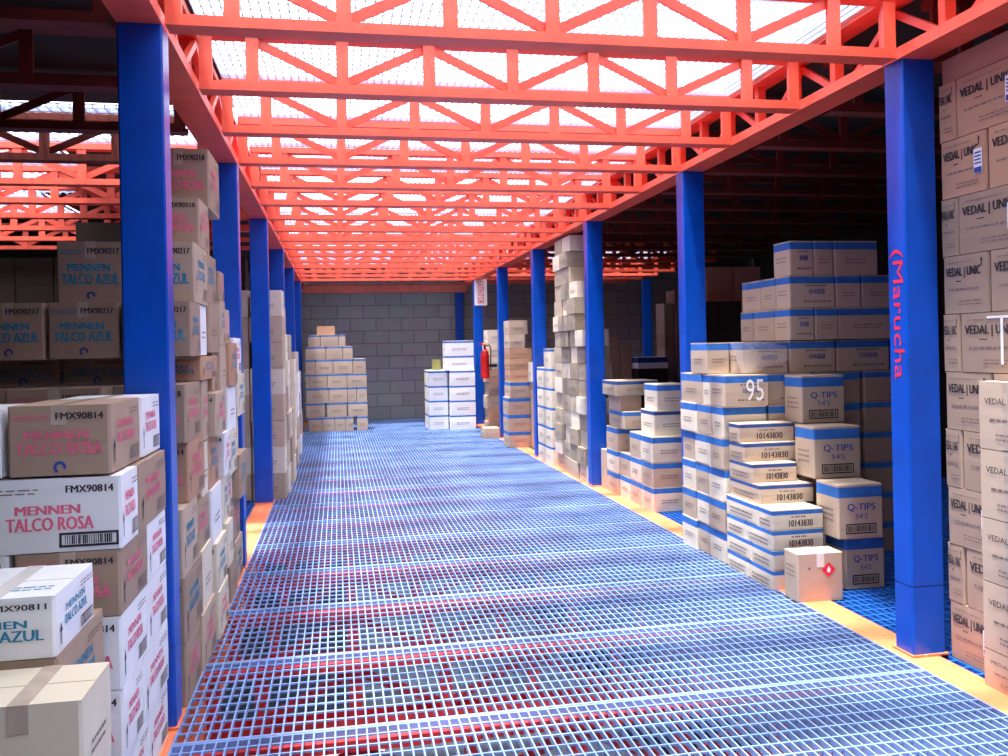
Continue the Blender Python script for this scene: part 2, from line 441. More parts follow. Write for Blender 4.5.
column(6.7, Y1+SP*5, 'lone blue steel column deep in the dark right bay', 'columns in the side bays')
column(2.78, YB-.25, 'dark blue column standing against the grey block wall', 'columns in the side bays')

# trusses -----------------------------------------------------------
TB, TT = ZC, ZC+.30                                  # bottom chord underside, top chord underside
def truss_parts(x0, x1, nodes, first_top, m, post_w=.07):
    """bars of a flat lattice truss from x0 to x1, in local x, at y=0, z from 0"""
    out = []
    b = MB(); b.box(x0, x1, 0, .12, 0, .006, m); b.box(x0, x1, 0, .006, .006, .05, m); b.box(x0, x1, .114, .12, .006, .05, m); out.append(('bottom_chord', b))
    b = MB(); b.box(x0, x1, 0, .10, .30, .35, m); out.append(('top_chord', b))
    for n in [x0+.035, x1-.035]+list(nodes):
        b = MB(); b.box(n-post_w/2, n+post_w/2, .008, .03, .05, .30, m); out.append(('post', b))
    for i in range(len(nodes)-1):
        top = (i % 2 == 0) == first_top
        a, c = nodes[i], nodes[i+1]
        za, zc = (.29, .06) if top else (.06, .29)
        b = MB(); b.strut((a, .040, za), (c, .040, zc), .05, .016, m); out.append(('diagonal', b))
    return out
def truss(name, x0, x1, nodes, ft, m, y, z, label, cat, group, parts=True):
    pl = truss_parts(x0, x1, nodes, ft, M[m])
    if parts:
        r = empty(name, (0, y, z))
        for n, b in pl: reg(r, b.build(n, r))
    else:
        mb = MB()
        for n, b in pl:
            o = len(mb.v); mb.v += b.v; mb.f += [tuple(i+o for i in f) for f in b.f]; k = mb.mid(M[m]); mb.mi += [k]*len(b.f)
        r = mb.build(name, None, (0, y, z))
    return tag(r, label, cat, group)
NOD = [-.435+.4925*i for i in range(7)]
proto = None
for k in range(-3, 16):
    y = Y1+JP*k
    if proto is None:
        proto = truss('roof_truss', XL+.012, XR-.012, NOD, True, 'red', y, ZC, None, None, None); r = proto
    else:
        r = copy_tree(proto); r.location = (0, y, ZC)
    if k >= 0: lb = f"{ORD[k+1]} orange-red lattice truss crossing overhead above the aisle"
    else: lb = f"orange-red lattice truss overhead, {['','just','well','far'][-k]} in front of the nearest columns"
    tag(r, lb, 'truss', 'orange trusses over the aisle')
# side-bay trusses: the same lattice, longer; shade is put into the nearer ones' red
sp2 = None
for k in range(0, 17):
    y = Y1+JP*k+.02
    if sp2 is None or k == 11:
        sp2 = truss('roof_truss', XR+.22, 6.69, [3.3+.5*i for i in range(7)], True, 'red_shaded' if k < 11 else 'red', y, ZC, None, None, None, False); r = sp2
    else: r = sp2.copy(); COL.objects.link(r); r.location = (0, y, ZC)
    tag(r, f"{ORD[k+1]} {'shade-darkened red' if k < 11 else 'orange-red'} lattice truss overhead in the right bay", 'truss', 'trusses over the right bay')
sp3 = None
for k in range(0, 10):
    y = Y1+JP*k+.02
    if sp3 is None or k == 4:
        sp3 = truss('roof_truss', -5.9, XL-.22, [-5.6+.5*i for i in range(9)], True, 'red_shaded' if k < 4 else 'red', y, ZC, None, None, None, False); r = sp3
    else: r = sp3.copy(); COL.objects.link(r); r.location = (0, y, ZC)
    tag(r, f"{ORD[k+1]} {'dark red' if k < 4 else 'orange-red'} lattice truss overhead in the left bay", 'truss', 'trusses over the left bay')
# floor trusses under the walkway, seen through the grating
ft = None
for k, y in enumerate(FS[5:20]):
    if ft is None:
        ft = truss('floor_truss', XL+.012, XR-.06, NOD, False, 'under', y-.05, -.385, None, None, None, False); r = ft
    else: r = ft.copy(); COL.objects.link(r); r.location = (0, y-.05, -.385)
    tag(r, f"{ORD[k+1]} red lattice truss seen through the walkway grating below", 'truss', 'trusses under the walkway')
for i, (x0, x1, y0, y1, zt, lb) in enumerate([(-.15,.45,4.55,5.0,-.85,'nearest'),(.55,1.35,4.1,4.6,-.9,'second nearest'),(-.25,.25,5.5,6.0,-.9,'farthest')]):
    r = empty('pallet_load', (0,0,0))
    b = MB()
    for q in range(3): b.box(x0+(x1-x0)*.38*q, x0+(x1-x0)*(.24+.38*q), y0, y1, -3.0, -2.9, M['tan'])
    b.box(x0, x1, y0, y1, -2.9, -2.87, M['tan']); b.build('pallet', r)
    b = MB(); n = 6
    for q in range(n):
        e = .01*(q % 2); b.box(x0+e, x1-e, y0+e, y1-e, -2.87+(zt+2.87)*q/n, -2.87+(zt+2.87)*(q+1)/n-.01, M['white'])
    b.build('wrapped_goods', r)
    tag(r, f'white wrapped pallet load below the walkway grating, {lb}', 'pallet load', 'pallet loads under the walkway')
# long girders on top of the columns
def girder(x0, label):
    r = empty('lattice_girder', (x0, 0, ZC)); m = M['red']
    b = MB(); b.box(0, CW, -1.5, YB, .001, .008, m); b.box(0, .008, -1.5, YB, .008, .06, m); b.box(CW-.008, CW, -1.5, YB, .008, .06, m); b.build('bottom_chord', r)
    b = MB(); b.box(.02, CW-.02, -1.5, YB, .35, .398, m); b.build('top_chord', r)
    n = 0; y = Y1-JP*3+.24
    while y < YB-.3:
        b = MB(); b.box(CW/2-.03, CW/2+.03, y-.025, y+.025, .008, .35, m); b.build('post', r)
        if y+JP/2 < YB-.3:
            b = MB(); z = (.03, .33) if n % 2 else (.33, .03)
            b.strut((CW/2+.05, y, z[0]), (CW/2+.05, y+JP/2, z[1]), .04, .03, m, up=(1,0,0)); b.build('diagonal', r)
        y += JP/2; n += 1
    return tag(r, label, 'girder', None)
girder(XL-CW, 'long orange girder running over the columns left of the aisle')
girder(XR, 'long orange girder running over the columns right of the aisle')
# flat floor beams at the edges of the walkway
def fbeam(x0, x1, label):
    b = MB(); b.box(x0, x1, -1.5, YB-.02, -.40, -.34, M['beam']); b.box((x0+x1)/2-.01, (x0+x1)/2+.01, -1.5, YB-.02, -.34, -.012, M['beam'])
    b.box(x0, x1, -1.5, YB-.02, -.012, 0, M['beam'])
    tag(b.build('floor_beam'), label, 'beam', None)
fbeam(XL-.185, XL+.005, 'salmon orange floor beam along the left edge of the walkway')
fbeam(XR-.04, XR+.155, 'salmon orange floor beam along the right edge of the walkway')
b = MB(); b.box(XL+.01, XR-.01, 0, .12, 0, .18, M['red_shaded']); b.box(XL+.01, XR-.01, -.02, .14, .18, .195, M['red_shaded'])
tag(b.build('header_beam', None, (0, 19.3, ZC-.20)), 'dark red solid header beam ending the aisle before the grey wall', 'beam')

# ================================================================== CARTONS
LK = {'*':'brown','white':'white','brown':'brown','tan':'tan','cream':'cream','pinkbrown':'reddish','greybrown':'wrinkled grey-brown','dark':'shaded brown','olive':'olive'}
# --- nearest left stack ------------------------------------------------
G = 'talc cartons in the nearest left stack'
S = 'nearest left stack'
zz = [0,.25,.50,.755,.985,1.245,1.487]
carton(f'brown carton with pink lettering on top front corner of {S}', G, -1.10,-.765,3.19,3.625,zz[5],zz[6],'brown',pr=pk,tape='tape',rz=-.012)
carton(f'white-ended carton on top behind the pink-lettered one, {S}', G, -1.09,-.76,3.635,4.0,zz[5],zz[6]-.004,'white',pr=pk,tape='tape_white')
carton(f'plain white carton on top at the photo edge, {S}', G, -1.48,-1.115,3.19,3.60,zz[5],zz[6]-.01,'white',tape='tape_white')
carton(f'wide white carton with large pink lettering, second from top, {S}', G, -1.20,-.738,3.19,3.46,zz[4],zz[5]-.006,'white',pr=pkb)
carton(f'brown carton behind the wide white one, {S}', G, -1.10,-.74,3.47,4.0,zz[4],zz[5]-.006,'brown',pr=pk,tape='tape')
carton(f'brown carton with faint pink lettering under the wide white one, {S}', G, -1.09,-.745,3.19,3.62,zz[3],zz[4],'brown',pr=pk,tape='tape')
carton(f'white carton behind the brown third-from-top one, {S}', G, -1.09,-.745,3.63,4.0,zz[3],zz[4],'white',pr=pk)
carton(f'white carton at the photo edge, third from top, {S}', G, -1.45,-1.10,3.19,3.62,zz[3],zz[4],'white',pr=pk)
carton(f'white carton with black code, fourth from top, front, {S}', G, -1.09,-.745,3.19,3.60,zz[2],zz[3],'white',pr=pk)
carton(f'white carton, fourth from top, back, {S}', G, -1.09,-.745,3.61,4.0,zz[2],zz[3],'white',pr=pk)
carton(f'white carton, fifth from top, front, {S}', G, -1.09,-.745,3.19,3.50,zz[1],zz[2],'white',pr=pk)
carton(f'white carton, fifth from top, back, {S}', G, -1.09,-.745,3.51,4.0,zz[1],zz[2],'white',pr=pk)
carton(f'bottom front white carton of {S}', G, -1.09,-.75,3.19,3.60,0,zz[1],'white',pr=pk)
carton(f'bottom back white carton of {S}', G, -1.09,-.75,3.61,4.0,0,zz[1],'white',pr=pk)
for i in range(3):
    carton(f'brown filler carton, {lay(i+1,3)}, at the photo edge, {S}', G, -1.45,-1.10,3.19,3.62,zz[i],zz[i+1],'brown')
for i in range(2):
    carton(f'brown carton, {["fourth","fifth"][i]} layer, second in from the edge, {S}', G, -1.80,-1.46 if i == 0 else -1.21,3.2,3.62,zz[i+3],zz[i+4],'brown') if i == 0 else None
# low pile in front of it
G2 = 'cartons in the low pile at the lower left corner'; S2_ = 'low pile at the lower left'
carton(f'white carton with turquoise lettering on top of {S2_}', G2, -1.13,-.787,2.625,3.02,.81,.985,'white',pr=az,tape='tape_white',rz=0)
carton(f'brown carton directly under the turquoise-lettered one, {S2_}', G2, -1.13,-.785,2.63,3.12,.55,.81,'brown',pr=az)
for i in range(2):
    carton(f'brown carton, {lay(i+1,9)}, back row, {S2_}', G2, -1.13,-.785,2.63,3.12,.275*i,.275*(i+1),'brown')
carton(f'cream taped carton in front of the turquoise-lettered one, {S2_}', G2, -.945,-.64,2.33,2.615,.54,.795,'cream',tape='tape',pr=pr_small)
carton(f'tan carton just inside the photo corner, {S2_}', G2, -1.28,-.955,2.33,2.615,.54,.82,'tan',pr=pr_small)
for i in range(2):
    carton(f'white carton, {lay(i+1,9)}, front row, {S2_}', G2, -.945,-.64,2.33,2.615,.27*i,.27*(i+1),'white',pr=pk)
    carton(f'brown carton, {lay(i+1,9)}, front row corner, {S2_}', G2, -1.28,-.955,2.33,2.615,.27*i,.27*(i+1),'brown',pr=az)

# --- tall stack behind the nearest left column ---------------------------
G = 'cartons in the stack behind the nearest left column'; S = 'stack behind nearest left column'
X0 = -.72
A = [ # (z0,z1,front y,next y,mat,print)
 (0,.29,4.27,4.72,'brown',pk,'tape'),(.29,.60,4.27,4.82,'brown',az,'tape'),(.60,.925,4.27,4.70,'tan',az2,None),(.925,1.22,4.45,4.95,'pinkbrown',pk,'tape'),
 (1.22,1.505,4.41,4.86,'brown',pk8,'tape'),(1.505,1.638,4.90,5.55,'pinkbrown',az2,None),(1.638,1.92,4.62,4.93,'brown',az2,'tape'),
 (1.92,2.235,4.75,5.23,'tan',az2,'tape'),(2.235,2.50,4.96,5.32,'brown',pk8,'tape'),(2.50,2.85,5.33,5.80,'brown',pk8,'tape')]
nm = ['bottom','second','third','fourth','fifth','flat recessed sixth','seventh','eighth','ninth','topmost']
for (a,c,yf,yn,mt,pr,tp), n in zip(A, nm):
    lead = {pk:'pink-lettered', pk8:'pink-lettered', az:'turquoise-lettered', az2:'blue-lettered'}[pr]
    carton(f'{LK[mt]} {lead} carton, {n} layer, front aisle corner, {S}', G, X0-.34, X0, yf, yn, a, c, mt, pr=pr, tape=tp, rz=random.uniform(-.006,.006))
    if n in ('bottom','second','third'):
        carton(f'brown carton, {n} layer, second in from aisle, {S}', G, X0-.70, X0-.35, yf, yn, a, c, 'brown', pr=az)
carton(f'long brown carton with black code, fifth layer, second in, {S}', G, -1.535, -1.10, 4.43, 4.85, 1.22, 1.50, 'brown', pr=pk5, tape='tape')
carton(f'brown carton, fourth layer, second in, {S}', G, -1.535, -1.10, 4.43, 4.85, .925, 1.22, 'brown', pr=pk)
for i, (xa, xb) in enumerate([(-1.42,-1.07),(-1.78,-1.43)]):
    carton(f'brown recessed carton, sixth layer, {["second","third"][i]} in from aisle, {S}', G, xa, xb, 4.90, 5.4, 1.505, 1.638+.0, 'brown', pr=az2)
for i, (xa, xb) in enumerate([(-1.405,-1.07),(-1.75,-1.415),(-2.1,-1.76)]):
    carton(f'blue-lettered brown carton, seventh layer, {["second","third","fourth"][i]} in, {S}', G, xa, xb, 4.64, 5.0, 1.638, 1.92, 'brown', pr=az2, tape='tape')
carton(f'blue-lettered brown carton, eighth layer, second in, beside black gap, {S}', G, -1.395, -1.065, 4.76, 5.2, 1.92, 2.235, 'brown', pr=az2, tape='tape')
for i in range(3):
    carton(f'brown support carton, {["third","fourth","fifth"][i]} in, lower layer, {S}', G, -1.92-.38*i, -1.545-.38*i, 4.6, 4.95, 1.22, 1.50, 'brown') if i < 2 else None
# deeper columns of that stack along the aisle
cols = [(5.25,5.68,[0,.27,.55,.86,1.17,1.42,1.655,1.95,2.235],'B'),(5.70,5.95,[0,.30,.58,.88,1.15,1.40,1.70,1.985,2.17],'C'),
        (5.97,6.38,[0,.28,.57,.84,1.13,1.43,1.72,1.95],'D'),(6.40,6.86,[0,.3,.62,.93,1.2,1.5,1.76],'E')]
mts = ['tan','cream','pinkbrown','brown','cream','tan','brown','white']
for ci, (ya, yb, zl, nn) in enumerate(cols):
    for k in range(len(zl)-1):
        if nn == 'B' and k == 5: ya2 = 5.56
        else: ya2 = ya
        mt = mts[(k*3+ci*5+1) % 8]; off = random.uniform(-.03,.03)
        carton(f'{LK[mt]} carton, {lay(k+1,len(zl)-1)}, {ORD[ci+2]} row along aisle, {S}', G, X0-.40+off, X0+off, ya2, yb, zl[k], zl[k+1], mt,
               pr=[pk,az,pr_small,az2][(k+ci)%4], rz=random.uniform(-.005,.005))
carton(f'brown carton, ninth layer, behind the pink-lettered one, {S}', G, X0-.45, X0-.06, 5.34,5.78,2.24,2.495,'brown')
# gaps between front corner cartons and second row
for k, (a, c, ya, yb) in enumerate([(0,.29,4.74,5.2),(.29,.60,4.84,5.2),(.60,.86,4.73,5.2),(.86,1.16,5.0,5.22),(1.17,1.5,4.98,5.2),(1.64,1.92,4.96,5.22)]):
    mt = ['tan','cream','brown','cream','tan','white'][k]
    carton(f'{LK[mt]} carton, {ORD[k+1] if k else "bottom"} layer, just behind the front corner, {S}', G, X0-.38, X0+random.uniform(-.02,.02), ya, yb, a, c, mt, pr=pr_small if k%2 else pk)
# stacks further inside the left bay, their shade put into the board colour
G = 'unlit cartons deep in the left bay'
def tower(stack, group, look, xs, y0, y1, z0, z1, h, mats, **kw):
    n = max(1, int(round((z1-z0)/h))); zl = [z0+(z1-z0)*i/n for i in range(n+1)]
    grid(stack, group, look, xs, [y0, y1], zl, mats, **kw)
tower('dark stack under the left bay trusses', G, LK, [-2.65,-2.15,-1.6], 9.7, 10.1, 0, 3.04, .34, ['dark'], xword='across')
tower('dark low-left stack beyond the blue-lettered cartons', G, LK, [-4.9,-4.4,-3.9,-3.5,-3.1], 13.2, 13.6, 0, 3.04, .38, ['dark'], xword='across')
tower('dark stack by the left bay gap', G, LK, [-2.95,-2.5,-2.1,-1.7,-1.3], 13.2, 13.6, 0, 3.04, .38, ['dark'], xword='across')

# --- stack behind the third left column ----------------------------------
G = 'cartons in the stack behind the third left column'; S = 'stack behind third left column'
n = 8; zl = [2.345*i/n for i in range(n+1)]
for k in range(n):
    for i, (xa, xb) in enumerate([(-.96,-.60),(-1.34,-.97)]):
        carton(f'tan carton, {lay(k+1,n)}, {["aisle side","second in"][i]}, {S}', G, xa+random.uniform(-.015,.015)*(i==0), xb, 10.06, 10.45, zl[k], zl[k+1], ['tan','cream','tan'][k%3], pr=pr_small)
ys = [10.47, 10.9, 11.35, 11.8, 12.25, 12.65]
tops = [7, 6, 6, 5, 4]
for j in range(5):
    for k in range(tops[j]):
        mt = ['cream','tan','greybrown','brown','cream'][(j*2+k)%5]
        carton(f'{LK[mt]} carton, {lay(k+1,tops[j])}, {ORD[j+2]} row, {S}', G, -.98, -.585+random.uniform(-.03,.03), ys[j], ys[j+1], .31*k, .31*(k+1), mt, pr=pr_small)
G = 'cartons in the stack past the fourth left column'; S = 'stack past fourth left column'
ys = [12.95,13.4,13.85,14.3,14.75,15.2,15.5]
for j in range(6):
    for k in range(5 if j < 4 else 4):
        mt = ['tan','cream','greybrown','white'][(j+k*3)%4]
        carton(f'{LK[mt]} carton, {lay(k+1,5 if j<4 else 4)}, {ORD[j+1]} row, {S}', G, -1.0, -.62+random.uniform(-.03,.03), ys[j], ys[j+1], .33*k, .33*(k+1), mt, pr=pr_small)

# --- stack at the grey wall, left ------------------------------------------
G = 'blue-banded cartons left against the grey wall'; S = 'left stack by the grey wall'
rows = [(0,.295,[-.62,-.35,-.09,.12,.29]),(0,.295,[.35,.585]),(.295,.59,[-.67,-.28]),(.295,.59,[-.25,.16]),(.295,.59,[.18,.585]),(.59,.90,[-.66,-.2,.17,.36,.575]),
        (.90,1.18,[-.66,-.60,-.23,.17,.575]),(1.18,1.48,[-.66,-.46,-.10,.29,.56]),(1.48,1.74,[-.66,-.24,.10,.30]),(1.74,1.98,[-.60,-.35,.02,.16])]
ct = {}
for a, c, xs in rows:
    for i in range(len(xs)-1):
        key = round(a,2); ct[key] = ct.get(key,0)+1
        k = [0,.3,.59,.9,1.18,1.48,1.74].index(min([0,.3,.59,.9,1.18,1.48,1.74], key=lambda q: abs(q-a)))+1
        carton(f'tan blue-banded carton, {lay(k,7)}, {ORD[ct[key]] if ct[key]>1 else "first"} from column, {S}', G, xs[i], xs[i+1], 18.2, 18.65, a, c, 'tan', band='band', bh=.16, pr=pr_small if c < 1.5 else None)
carton(f'reddish carton lying alone on top of {S}', G, -.42, -.05, 18.25, 18.6, 1.98, 2.16, 'pinkbrown')
# --- stack at the grey wall, right ------------------------------------------
G = 'white cartons before the grey wall'; S = 'white stack before the grey wall'
for k in range(4):
    for i, (xa, xb) in enumerate([(1.80,2.20),(2.215,2.74)]):
        yo = (17.75, 17.55)[i]
        carton(f'white blue-banded carton, {lay(k+1,6)}, {["wall side","right side"][i]}, front, {S}', G, xa, xb, yo, yo+.45, .30*k, .30*(k+1), 'white', band='band', bh=.16, pr=pr_small)
        carton(f'white blue-banded carton, {lay(k+1,6)}, {["wall side","right side"][i]}, back, {S}', G, xa, xb, yo+.46, yo+.9, .30*k, .30*(k+1), 'cream', band='band_dark', bh=.16)
for k in range(2):
    carton(f'wide white blue-banded carton, {["fifth","top"][k]} layer, {S}', G, 2.13, 2.73, 17.6, 18.0, 1.205+.30*k, 1.205+.30*(k+1), 'white', band='band', bh=.16, pr=pr_small)
carton(f'small olive carton on the wall side of {S}', G, 1.93, 2.10, 18.0, 18.3, 1.205, 1.42, 'olive')

# --- right side, far to near -------------------------------------------------
G = 'cartons beside the fire extinguisher'; S = 'stack right of the red extinguisher'
for k in range(8):
    carton(f'reddish brown carton, {lay(k+1,8)}, {S}', G, 2.70+.03*(k%2), 3.05, 16.0, 16.4, .02+.245*k, .02+.245*(k+1), ['brown','pinkbrown','tan'][k%3] if k < 5 else 'cream', pr=pr_small)
carton('tan carton alone on the floor by the fifth right column', G, 2.56, 2.86, 15.95-.42, 15.95, 0, .19, 'tan')
G = 'cartons between the fourth and fifth right columns'; S = 'stack between fourth and fifth right columns'
zl = [0,.27,.55,.82,1.08]
for k in range(4):
    carton(f'blue-banded tan carton, {lay(k+1,9)}, {S}', G, 2.72+.03*(k==3), 3.10, 14.0, 14.5, zl[k], zl[k+1], 'tan', band='band', bh=.25, pr=pr_small)
    carton(f'blue-banded carton, {lay(k+1,9)}, second in, {S}', G, 3.12, 3.45, 14.02, 14.5, zl[k], zl[k+1], 'cream', band='band', bh=.2)
for k, (xa, xb, za, zb) in enumerate([(2.76,3.15,1.08,1.28),(2.76,3.15,1.28,1.46),(2.76,3.16,1.46,1.63),(2.76,3.04,1.63,1.86),(2.76,3.09,1.86,2.09)]):
    carton(f'reddish carton, {["first","second","third","fourth","topmost"][k]} above the blue-banded ones, {S}', G, xa, xb, 14.05, 14.5, za, zb, 'pinkbrown' if k < 3 else 'tan', pr=pr_small)
carton(f'cream-edged carton in front of reddish ones, {S}', G, 3.06, 3.40, 13.7, 14.0, 1.08, 1.40, 'cream', pr=pr_small)
for k in range(4): carton(f'brown carton, {lay(k+1,9)}, under the cream-edged one, {S}', G, 3.08, 3.42, 13.65, 13.98, .27*k, .27*(k+1), 'brown')
G = 'narrow blue-banded cartons before the fourth right column'; S = 'narrow stack before the fourth right column'
for j, (ya, yb, nl) in enumerate([(11.65,12.05,6),(12.07,12.5,5)]):
    for k in range(nl):
        carton(f'blue-banded cream carton, {lay(k+1,nl)}, {["front","back"][j]} row, {S}', G, 2.86, 3.25, ya, yb, .27*k, .27*(k+1), 'cream', band='band', bh=.16, pr=pr_small)
# wrinkled pile
G = 'wrinkled grey-brown cartons in the tall leaning pile'; S = 'tall wrinkled pile, third right column'
ys = [10.06, 10.42, 10.8, 11.2, 11.6]
for k in range(15):
    z = .205*k
    inset = 0
    for j in range(4):
        if (k > 8 and j == 0) or (k > 11 and j == 1): continue
        sh = random.uniform(-.035,.035)+inset
        carton(f'wrinkled grey-brown carton, {lay(k+1,15)}, {"front row" if j==0 else ORD[j+1]+" row"}, {S}', G, 2.90+sh, 3.24+sh, ys[j]+(.03 if k%2 else 0), ys[j+1]-.01+(.03 if k%2 else 0), z, z+.203,
               'greybrown' if (j+k)%4 else 'cream', jit=.004, pr=pr_small if (j+k)%3==0 else None)
    if False:
        sh = 0
        carton(f'wrinkled grey-brown carton, {lay(k+1,14)}, front row, second in, {S}', G, 3.29+sh, 3.62+sh, 10.06, 10.42, z, z+.203, 'greybrown', jit=.003)
# banded stack behind the second right column
G = 'blue-banded cartons in the stack behind the second right column'; S = 'banded stack behind second right column'
ys = [8.12, 8.46, 8.80, 9.15, 9.55]; zl = [0,.243,.487,.74]
for k in range(3):
    for j in range(4):
        for i, (xa, xb) in enumerate([(3.0,3.36),(3.40,3.72)]):
            if i == 1 and j > 0: continue
            if k == 2 and j == 2: continue
            mt = ['cream','tan','cream','tan'][(j+k)%4]
            if i == 1: mt = 'brown'
            carton(f'{LK[mt]} blue-banded carton, {lay(k+1,9)}, {"front row" if j==0 else ORD[j+1]+" row"}{", second in" if i else ""}, {S}', G, xa-.02*(j==3), xb, ys[j], ys[j+1], zl[k], zl[k+1], mt, band='band', bh=.25, pr=pr_small)
carton(f'white-topped cream carton, second from top, {S}', G, 3.06, 3.42, 8.2, 8.6, .74, .99, 'cream', band='band_dark', bh=.18, pr=pr_small)
carton(f'cream carton on top, {S}', G, 3.10, 3.42, 8.22, 8.6, .99, 1.25, 'cream', band='band', bh=.25, pr=pr_small)
carton(f'wide tan carton with white top, {S}', G, 3.0, 3.38, 8.95, 9.5, .74, .93, 'tan', band='band', bh=.25, pr=pr_small)
carton(f'plain tan carton supporting the wide flat one, {S}', G, 3.0, 3.26, 9.1, 9.5, .93, 1.10, 'tan')
carton(f'wide flat grey-topped carton on the rear of {S}', G, 2.93, 3.42, 9.0, 9.5, 1.10, 1.26, 'greybrown', band='band_dark', bh=.25, pr=pr_small)
carton('small plain tan carton leaning by the third right column', G, 2.98, 3.10, 9.58, 9.78, .0, .45, 'tan')
# big banded stack
G = 'blue-banded cartons in the big stack'; S = 'big banded stack'
for k in range(6):
    z0, z1 = .235*k, .235*(k+1)
    yf = 6.07 if k != 5 else 6.03
    e = {0:[yf,6.36,6.58,6.88],1:[yf,6.36,6.60,6.88],2:[yf,6.36,6.62,6.88],3:[yf,6.30,6.62,6.88],4:[yf+.0,6.27,6.55,6.88],5:[yf,6.30,6.45,6.88]}[k]
    for j in range(3):
        if k == 5 and j == 0: 
            carton('blue-banded carton with white chalked 95, end of the big banded stack', G, 2.80, 3.165, e[0], e[1], z0, z1, 'tan', band='band', bh=.25, pr=pr_95)
            carton(f'tan blue-banded carton right of the chalked one, {S}', G, 3.17, 3.55, e[0]+.06, e[1], z0, z1, 'tan', band='band', bh=.25, pr=pr_qwide)
            continue
        carton(f'cream blue-banded carton, {lay(k+1,10)}, {"front" if j==0 else ORD[j+1]} row, {S}', G, 2.80+random.uniform(-.01,.01), 3.165, e[j], e[j+1], z0, z1, ['cream','tan'][(j+k)%2], band='band', bh=.27, pr=pr_small)
    if k >= 3:
        carton(f'blue-banded carton, {lay(k+1,10)}, rightmost behind the stepped pile, {S}', G, 3.58, 3.98, 6.12, 6.5, z0, z1, 'brown', band='band', bh=.27, pr=pr_small)
        if k < 5: carton(f'blue-banded carton, {lay(k+1,10)}, right of the front corner, {S}', G, 3.17, 3.55, yf, 6.4, z0, z1, 'tan', band='band', bh=.27, pr=pr_small)
    else:
        carton(f'blue-banded carton, {lay(k+1,10)}, rightmost behind the stepped pile, {S}', G, 3.58, 3.98, 6.12, 6.5, z0, z1, 'brown', band='band', bh=.22)
carton(f'narrow recessed carton, seventh layer, {S}', G, 2.80, 3.0, 6.34, 6.66, 1.412, 1.655, 'tan', band='band', bh=.25, pr=pr_small)
for i, (xa, xb) in enumerate([(2.885+.12,3.385),(3.39,3.785),(3.79,4.25)]):
    carton(f'film-wrapped carton, seventh layer, {["first","second","third"][i]} from aisle, {S}', G, xa, xb, 6.14, 6.6, 1.412, 1.655, 'tan', band='band', bh=.25, pr=pr_qwide)
def upper(z0, z1, xs, ysd, n):
    for i in range(len(xs)-1):
        carton(f'dim blue-banded carton, {n} layer, {ORD[i+1] if i else "first"} along its front, {S}', G, xs[i], xs[i+1], 6.12, 6.12+min(ysd), z0, z1, 'tan', band='band', bh=.25, pr=pr_qwide if i == 0 else pr_small)
    y = 6.12+min(ysd)
    for j, dd in enumerate(ysd[1:]):
        carton(f'blue-banded carton, {n} layer, {ORD[j+2]} back on its aisle side, {S}', G, xs[0], xs[0]+.36, y+.003, y+dd, z0, z1, 'tan', band='band', bh=.25, pr=pr_small); y += dd
upper(1.658, 1.905, [3.385,3.60,3.80,4.3], [.24,.35,.24], 'eighth')
upper(1.905, 2.155, [3.39,3.78,4.0,4.3], [.22,.24,.35], 'ninth')
upper(2.155, 2.42, [3.395,3.60,3.77,4.15], [.26], 'topmost')
# supporting cartons under the upper right ones
for k in range(6):
    carton(f'brown carton, {lay(k+1,9)}, far right end, {S}', G, 4.0, 4.35, 6.12, 6.55, .235*k, .235*(k+1), 'brown', band='band', bh=.22)
# flat pile
G = 'flat blue-banded cartons in the pile'; S = 'flat carton pile'
fh = .1325; fy = [5.345,5.345,5.345,5.345,5.575,5.68,5.80,5.87]
for k in range(8):
    lvl = ['bottom','second','third','fourth','fifth','sixth','seventh','topmost'][k]
    if k < 4:
        ym = [5.70,5.66,5.74,5.55][k]
        carton(f'flat white-topped carton, {lvl} layer, front, {S}', G, 2.80, 3.18, fy[k], ym, fh*k, fh*(k+1), 'cream', band='band', bh=.25, pr=pr_flat)
        carton(f'flat carton, {lvl} layer, back, {S}', G, 2.80, 3.18, ym, 6.05, fh*k, fh*(k+1), 'cream', band='band', bh=.25, pr=pr_flat)
    else:
        carton(f'flat white-topped carton, {lvl} layer of {S}', G, 2.83, [3.25,3.185,3.275,3.275][k-4], fy[k], 6.05, fh*k, fh*(k+1), 'tan', band='band_dark', bh=.22, pr=pr_flat)
# tall stepped pile
G = 'tall blue-banded cartons in the stepped pile'; S = 'stepped pile of tall cartons'
for n, a, c, xa, xb, ya, yb in [('lowest',0,.345,3.265,3.56,5.24,5.50),('second',.345,.70,3.195,3.53,5.20,5.48),('third',.70,1.055,3.20,3.57,5.50,5.76),('topmost',1.055,1.40,3.29,3.64,5.80,6.06)]:
    carton(f'{n} tall carton with blue lid and barcode, {S}', G, xa, xb, ya, yb, a, c, 'tan', band='band', bh=.24, pr=pr_q, tape=None)
carton('brown carton low behind the tall ones', G, 3.29, 3.60, 5.53, 6.04, 0, .695, 'brown')
carton('brown carton directly under the topmost tall one', G, 3.29, 3.60, 5.79, 6.05, .70, 1.05, 'brown')
carton('square carton with red flammable diamond standing on orange floor beam', 'hazard carton', 2.815, 3.135, 5.045, 5.235, 0, .305, 'tan', pr=pr_haz, rz=-.03, tape='tape_white')

